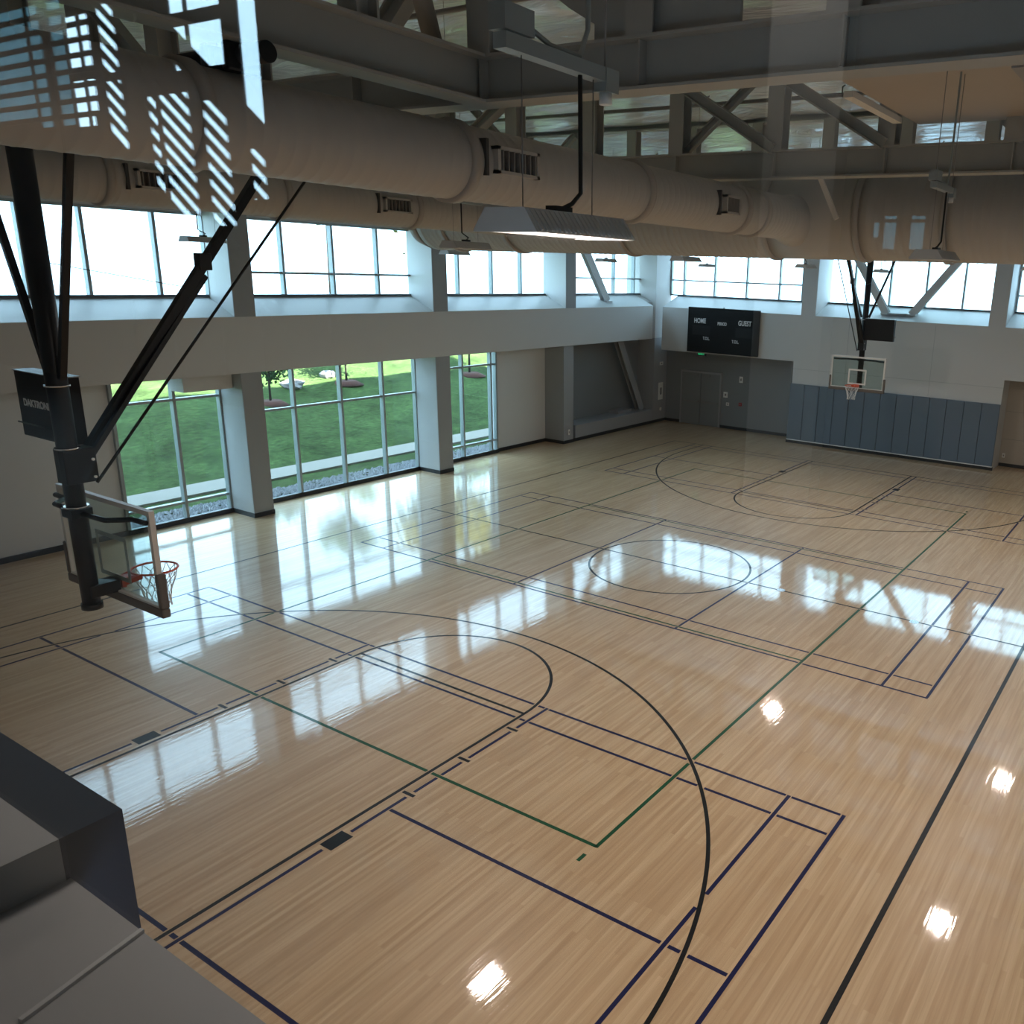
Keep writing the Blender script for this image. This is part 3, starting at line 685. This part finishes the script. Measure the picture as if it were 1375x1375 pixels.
# ================================================================== HOOPS
def hoop(near):
    """origin under the backboard face centre on the floor; rim points to +x"""
    t = empty('basketball_hoop', (0, 0, 0))
    zt = 7.83
    MB().tube([(-.27, 0, 2.86), (-.27, 0, 5.0), (-.27, 0, zt)], [.085, .095, .105], 20).build('mast', 'black', t)
    MB().tube([(-.27, 0, 2.80), (-.27, 0, 2.86)], .10, 20).build('mast_foot', 'black', t)
    for z in (4.50, 5.12, 3.90): MB().tube([(-.27, 0, z), (-.27, 0, z+.015)], .112, 20).build('clamp_band', 'chrome', t)
    MB().box(-.36, -.06, -.10, .10, 4.15, 4.5).build('pivot_bracket', 'black', t, .01)
    for z in (4.2, 4.38): MB().tube([(-.10, -.12, z), (-.10, .12, z)], .015, 8).build('pivot_bolt', 'chrome', t)
    MB().bar((-.10, .05, 4.40), (2.55, .05, zt), .09, .09).build('fold_brace', 'black', t)
    MB().bar((-.10, -.06, 4.40), (1.38, .05, 6.18), .05, .05).build('inner_brace', 'black', t)
    MB().box(1.30, 1.44, -.01, .11, 6.24, 6.42).build('brace_coupling', 'black', t, .01)
    MB().tube([(-.10, -.12, 4.14), (3.1, -.12, zt)], .016, 8).build('hoist_rod', 'black', t)
    for s_ in (-1, 1):
        MB().bar((-.27, s_*.12, 5.2), (-.27, s_*1.10, zt), .06, .06, up=(1, 0, 0)).build('side_brace', 'black', t)
    MB().tube([(-.27, -3.7, zt-.085), (-.27, 3.7, zt-.085)], .07, 20).build('header_pipe', 'black', t)
    for y in (-3.4, -3.15, 3.15, 3.4, 1.1, -1.1, 0): MB().box(-.40, -.14, y-.04, y+.04, zt-.20, zt-.012).build('pipe_clamp', 'black', t, .02)
    MB().tube([(-.27, .12, 6.3), (1.2, .05, 6.05)], .004, 5).build('stay_cable', 'black', t)
    # backboard
    bbw, z0, z1 = .915, 2.90, 3.955
    g = MB().box(-.012, 0, -bbw+.04, bbw-.04, z0+.04, z1-.04).build('backboard_glass', 'bbglass', t)
    f = MB()
    f.box(-.045, .008, -bbw, bbw, z1-.05, z1); f.box(-.045, .008, -bbw, bbw, z0, z0+.05)
    f.box(-.045, .008, -bbw, -bbw+.05, z0+.05, z1-.05); f.box(-.045, .008, bbw-.05, bbw, z0+.05, z1-.05)
    f.build('backboard_frame', 'frame', t)
    sq = MB()
    for q in ((-.305, .305, 3.50, 3.55), (-.305, .305, 3.05, 3.10), (-.305, -.255, 3.10, 3.50), (.255, .305, 3.10, 3.50)): sq.box(.0, .003, *q)
    sq.build('target_square', 'frame', t)
    p = MB(); p.box(-.06, .03, -bbw-.035, bbw+.035, z0-.07, z0+.03)
    p.box(-.06, .03, -bbw-.035, -bbw+.03, z0+.03, z0+.40); p.box(-.06, .03, bbw-.03, bbw+.035, z0+.03, z0+.40)
    p.build('edge_padding', 'bpad', t, .018)
    MB().bar((-.27, 0, 3.80), (-.27, .0, 3.89), .2, .2).build('arm_hub', 'black', t)
    for s_ in (-1, 1):
        MB().tube([(-.27, s_*.06, 3.84), (-.25, s_*.50, 3.84), (-.08, s_*.66, 3.84), (-.07, s_*.89, 3.84)], .028, 8).build('support_arm', 'black', t)
    MB().box(-.30, -.01, -.10, .10, 2.93, 3.06).build('rim_mount_arm', 'black', t, .008)
    # rim
    ring = [(.40+.229*math.cos(a), .229*math.sin(a), 3.05) for a in [2*math.pi*k/40 for k in range(41)]]
    MB().tube(ring, .012, 8, caps=False).build('rim', 'orange', t)
    MB().box(0.003, .05, -.10, .10, 2.96, 3.06).build('rim_plate', 'orange', t, .005)
    for s_ in (-1, 1): MB().bar((.05, s_*.08, 3.0), (.20, s_*.12, 3.04), .02, .05).build('rim_strut', 'orange', t)
    MB().box(.05, .175, -.06, .06, 3.03, 3.05).build('rim_gusset', 'orange', t)
    nt_ = MB(); N = 12; lev = [(0, .226), (.10, .20), (.19, .165), (.28, .14), (.36, .125), (.44, .13)]
    for k in range(N):
        for sg in (-1, 1):
            pts = []
            for i, (dz, rr) in enumerate(lev):
                a = 2*math.pi*(k+sg*.5*(i % 2))/N+.1*math.sin(k*3+i)
                pts.append((.40+rr*math.cos(a), rr*math.sin(a), 3.045-dz+.008*math.sin(k*2.1+i)))
            nt_.tube(pts, .0042, 4, caps=False)
    tag(nt_.build('net', 'net', t), kind='stuff')
    # shot clock cabinet
    MB().box(-.20, -.02, .10, 1.05, 4.50, 5.18).build('shot_clock_box', 'sign', t, .006)
    cb = children(t)[-1]
    MB().box(-.21, -.01, .09, 1.06, 5.18, 5.19).build('cabinet_lid', 'alu', cb)
    MB().tube([(-.215, .1, 4.64), (-.215, 1.09, 4.64)], .010, 8).build('cabinet_rail', 'black', cb)
    MB().tube([(-.1, 1.05, 4.64), (-.1, 1.11, 4.64)], .02, 8).build('cabinet_knob', 'chrome', cb)
    return t
hn = hoop(True); hn.location = (-11.57, 0, 0)
tag(hn, 'near ceiling-hung basketball hoop seen from behind, black mast at left', 'basketball hoop', 'two ceiling-hung basketball hoops')
def txt(s, size, loc, rot, parent, m='text', name='lettering', ext=.002, sx=1, al='CENTER'):
    cu = bpy.data.curves.new(name, 'FONT'); cu.body = s; cu.size = size; cu.extrude = ext; cu.offset = size*.022; cu.align_x = al; cu.align_y = 'CENTER'
    tmp = bpy.data.objects.new(name, cu); COL.objects.link(tmp); bpy.context.view_layer.update()
    me = bpy.data.meshes.new_from_object(tmp.evaluated_get(bpy.context.evaluated_depsgraph_get())); bpy.data.objects.remove(tmp)
    me.materials.clear(); me.materials.append(M[m]); o_ = bpy.data.objects.new(name, me); COL.objects.link(o_); o_.parent = parent
    o_.location = loc; o_.rotation_euler = rot; o_.scale = (sx, 1, 1); return o_
hf = copy_tree(hn); hf.location = (11.57, 0, 0); hf.rotation_euler = (0, 0, math.pi)
tag(hf, 'far basketball hoop with orange rim and white net, before far wall', 'basketball hoop')
cbn = [c_ for c_ in children(hn) if c_.name.startswith('shot_clock')][0]
txt('DAKTRONICS', .105, (-.204, .60, 4.86), (R(90), 0, R(-90)), cbn, sx=1.0)

# ================================================================== FAR WALL FITTINGS
sb = empty('scoreboard', (XF-.05, 7.2, 4.15), 'large black wall scoreboard lettered HOME, PERIOD and GUEST', 'scoreboard')
MB().box(-.08, .05, -1.62, 1.62, -.90, .90).build('cabinet', 'sign', sb, .01)
rt = (R(90), 0, R(-90))
for s, y, z, sz in (('HOME', 1.05, .36, .27), ('PERIOD', 0.02, .29, .17), ('GUEST', -1.0, .36, .27), ('T.O.L.', .72, -.33, .17), ('T.O.L.', -.62, -.38, .17)):
    txt(s, sz, (-.083, y, z), rt, sb, sx=.72)
for y in (-1.02, .98): MB().box(-.083, -.08, y-.42, y+.42, -.20, .18).build('digit_window', 'black', sb)
MB().tube([(-.02, 0, .90), (-.02, 0, .95)], .03, 8).build('mounting_eye', 'chrome', sb)
wp = empty('wall_padding', (XF-.07, 0, 0), 'row of slate blue vinyl wall pads under the far hoop', 'wall padding')
ye = [4.08-.61*k for k in range(14)]
for k in range(13):
    MB().box(-.02, .065, ye[k+1]+.006, ye[k]-.006, .15, 2.35).build('wall_pad', 'pad', wp, .015)
MB().box(-.03, .06, ye[-1], ye[0], .12, .15).build('bottom_rail', 'plate', wp)
dr = empty('door_1', (XR-.02, 8.7, 0)); struct(dr, 'dark grey steel double door below the scoreboard', 'door')
for s_ in (-1, 1):
    dl = MB().box(-.05, .02, min(.01*s_, .93*s_), max(.01*s_, .93*s_), .01, 2.25).build('door_leaf', 'dark', dr)
    MB().box(-.10, -.05, min(.08*s_, .86*s_), max(.08*s_, .86*s_), .98, 1.05).build('push_bar', 'pipe', dl)
    MB().tube([(-.07, s_*.85, 1.02), (-.11, s_*.85, 1.02)], .03, 8).build('bar_knob', 'chrome', dl)
    MB().box(-.09, -.05, min(.15*s_, .45*s_), max(.15*s_, .45*s_), 2.14, 2.2).build('door_closer', 'pipe', dl)
MB().box(-.07, .02, -1.0, -.93, 0, 2.33).box(-.07, .02, .93, 1.0, 0, 2.33).box(-.07, .02, -.93, .93, 2.25, 2.33).build('door_frame', 'mid', dr)
MB().box(-.10, -.03, -.012, .012, .0, .06).build('door_stop', 'chrome', dr)
ex = empty('exit_sign', (XR-.25, 8.62, 3.1), 'small green glowing exit sign just under the scoreboard', 'sign')
MB().box(-.03, .03, -.2, .2, -.09, .09).build('sign_case', 'grille', ex); txt('EXIT', .15, (-.034, 0, 0), rt, ex, 'exit')
MB().tube([(0, 0, .09), (0, 0, .14)], .012, 6).build('sign_stem', 'grille', ex)
def plate(x, y, z, wy, hz, label, m='plate', name='wall_plate', cat='switch plate', ax='x'):
    b = MB(); t = empty(name, (x, y, z), label, cat)
    if ax == 'x': MB().box(-.03, .0, -wy/2, wy/2, -hz/2, hz/2).build('cover', m, t, .004); MB().box(-.035, -.03, -wy/5, wy/5, -hz/5, hz/5).build('button', 'pipe', t)
    else: MB().box(-wy/2, wy/2, -.03, 0, -hz/2, hz/2).build('cover', m, t, .004); MB().box(-wy/5, wy/5, -.035, -.03, -hz/5, hz/5).build('button', 'pipe', t)
plate(XR, 6.8, 2.14, .16, .26, 'small white plate highest right of the double door')
plate(XR, 7.5, 1.44, .2, .24, 'square white plate just right of the double door')
plate(XR, 7.38, 1.05, .14, .14, 'small white switch below square plate beside door')
plate(XR, 6.78, 1.10, .14, .14, 'small red fire call point right of double door', 'red', 'call_point', 'fire call point')
plate(XR, -4.0, .40, .1, .16, 'small white outlet low on beige recess wall', cat='outlet')
plate(9.71, YC+.1, .42, .1, .2, 'small white outlet low on the column by dark recess', ax='y', cat='outlet')
plate(16.3, YC+.15, 1.35, .35, .75, 'white fire extinguisher cabinet on the corner column', ax='y', name='extinguisher_cabinet', cat='cabinet')
plate(16.3, YC+.15, 2.55, .25, .14, 'small white notice high on the corner column', ax='y', name='notice_plate', cat='notice')
plate(16.35, YC+.15, .55, .12, .12, 'small outlet under the extinguisher cabinet on corner column', ax='y', cat='outlet')

def brace(a, b, label, m='white', wd=.30):
    t = empty('diagonal_brace', a, label, 'brace', kind='structure'); d = Vector(b)-Vector(a)
    MB().ibeam((0, 0, 0), d, wd, .22, .03, .03, up=(0, 1, 0) if abs(a[1]-b[1]) < .01 else (1, 0, 0)).build('brace_member', m, t)
    MB().box(-.18, .18, -.18, .18, -.04, .02).build('foot_plate', m, t)
brace((15.25, 10.85, .62), (13.45, 10.85, 3.7), 'white steel brace leaning left in the dark recess', 'mid', .34)
brace((12.6, 10.85, 5.2), (10.9, 10.85, 7.4), 'white steel brace leaning across upper window by far corner', 'wall', .3)
brace((16.3, .72, 5.2), (16.3, 2.2, 7.4), 'left arm of the white V brace behind far hoop', 'white', .26)
brace((16.3, -.22, 5.2), (16.3, -1.9, 7.4), 'right arm of the white V brace behind far hoop', 'white', .26)
tag(MB().box(16.05, 16.5, -.1, .62, 5.16, 5.22).build('brace_shoe', 'mid'), 'grey steel plate joining feet of the V brace', 'plate', kind='structure')

# ================================================================== VIEWING WINDOW (the glass the photograph looks through)
vw = empty('window_11', (-15.4, -8, 4.88)); struct(vw, 'large viewing window of the upper lobby with a white sill', 'window')
MB().box(-.06, .28, -3.4, .75, -.06, 0).build('window_sill', 'sillgrey', vw)
MB().bar((.01, .37, .004), (.28, .42, .004), .012, .010).build('sill_joint', 'reveal', vw)
MB().box(-.10, .27, .75, 19, -.2, .12).build('curb', 'sillgrey', vw)
MB().box(.27, .42, .75, 19, -.75, .12).build('curb_cladding', 'navyclad', vw)
MB().box(-.106, -.1, -3.4, 6.5, .0, 4.6).build('pane', 'viewglass', vw)

# ================================================================== UPPER LOBBY behind the viewing window
lb = empty('lobby_shell', (-18, 0, 4.8)); struct(lb, 'upper lobby room behind the viewing window, reflected in its glass', 'room')
def lbx(name, m, x0, x1, y0, y1, z0, z1): return MB().box(x0+18, x1+18, y0, y1, z0-4.8, z1-4.8).build(name, m, lb)
lbx('lobby_floor', 'lobby', -20.9, -15.5, -12, 9.5, 4.6, 4.8)
lbx('lobby_ceiling', 'lobby', -20.9, -15.2, -12, 9.5, 9.4, 9.6)
lbx('lobby_side_wall', 'lobby', -20.9, -15.1, -12.2, -11.6, 3.0, 10.3)
lbx('lobby_side_wall', 'lobby', -20.9, -15.5, 9.4, 9.6, 4.6, 9.6)
HOLES = [(-7.86, -7.77, [(6.59, 6.75), (6.77, 6.79)]), (-7.68, -7.60, [(6.59, 6.75), (6.77, 6.79)]), (-7.57, -7.53, [(6.66, 6.75)]), (-1.40, -1.12, [(6.95, 7.42), (7.52, 8.8)]), (-.85, -.30, [(6.7, 7.9), (8.2, 8.6), (8.72, 9.1)]), (-.25, 0, [(6.8, 8.0), (8.2, 8.6), (8.72, 9.1)]),
         (.0, .36, [(6.8, 8.0)]), (.42, .78, [(6.8, 8.0)]), (.84, 1.42, [(7.5, 8.2), (8.28, 8.95)]), (1.5, 1.75, [(7.7, 8.25), (8.35, 8.9)]), (1.8, 2.05, [(7.7, 8.25), (8.35, 8.9)]), (2.1, 2.9, [(7.8, 9.1)]), (2.95, 4.2, [(7.9, 9.1)])]
y = -12
hw = MB(); pn = MB(); tn = MB()
TINT = [(2.1, 4.2), (-7.9, -7.5)]
for y0, y1, zs in HOLES:
    if y0 > y: hw.box(-2.72, -2.7, y, y0, -.2, 4.8)
    z = 4.6
    for a, b in zs: hw.box(-2.72, -2.7, y0, y1, z-4.8, a-4.8); (tn if any(q[0] <= y0 <= q[1] for q in TINT) else pn).box(-2.715, -2.71, y0, y1, a-4.8, b-4.8); z = b
    hw.box(-2.72, -2.7, y0, y1, z-4.8, 4.8); y = y1
hw.box(-2.72, -2.7, y, 9.5, -.2, 4.8)
hw.build('lobby_back_wall', 'lobby', lb); pn.build('lobby_panes', 'glass', lb); tn.build('tinted_panes', 'tinted', lb)
lbx('lobby_column', 'plate', -20.69, -20.5, -7.32, -6.82, 4.8, 9.4)
ll = bpy.data.lights.new('lobby_fill_light', 'AREA'); ll.size = .5; ll.energy = 14; ll.color = (1, .95, .9)  # added fill lamp, brightens the column so its reflection shows in the pane
lo = bpy.data.objects.new('lobby_fill_light', ll); COL.objects.link(lo); lo.parent = lb; lo.location = (-1.9, -7.1, 4.55)
gd = empty('stair_guard', (-18.2, -3.5, 4.8), 'dark slatted stair guard in the lobby, seen as a reflection', 'stair guard')
def slat(y0, y1, c0, c1, name):     # sloping member between two parallel lines of the stair pitch
    f_ = lambda c, y: c+.72*(y+3.4)-4.8
    MB().extr([(y0+3.5, f_(c0, y0)), (y1+3.5, f_(c0, y1)), (y1+3.5, f_(c1, y1)), (y0+3.5, f_(c1, y0))], 'x', -.006, .006).build(name, 'rail', gd)
slat(-5.4, -3.3, 8.06, 8.22, 'handrail')
slat(-5.4, -3.3, 6.5, 7.16, 'stringer')
for k in range(10): slat(-5.4, -3.40, 7.22+.09*k, 7.22+.09*k+.042, 'slat')
for a, b in ((-3.88, -3.65), (-4.42, -4.32), (-4.82, -4.66), (-5.4, -4.97)):
    MB().box(-.012, .012, a+3.5, b+3.5, .8 if a > -5 else 0, (8.1+.72*(b+3.4))-4.8).build('post', 'rail', gd)
MB().box(-.012, .012, .06, .14, 0, 3.5).build('post', 'rail', gd)
MB().box(-.006, .006, .1, 4.5, 1.5, 2.36).build('landing_stringer', 'rail', gd)
for k in range(9): MB().box(-.006, .006, .1, 4.5, 2.36+.085*k+.055, 2.36+.085*k+.085).build('landing_slat', 'rail', gd)
MB().box(-.012, .012, .63, .72, 1.5, 3.3).build('post', 'rail', gd)
MB().box(-.03, .03, 4.4, 4.5, 0, 3.3).build('post', 'rail', gd)
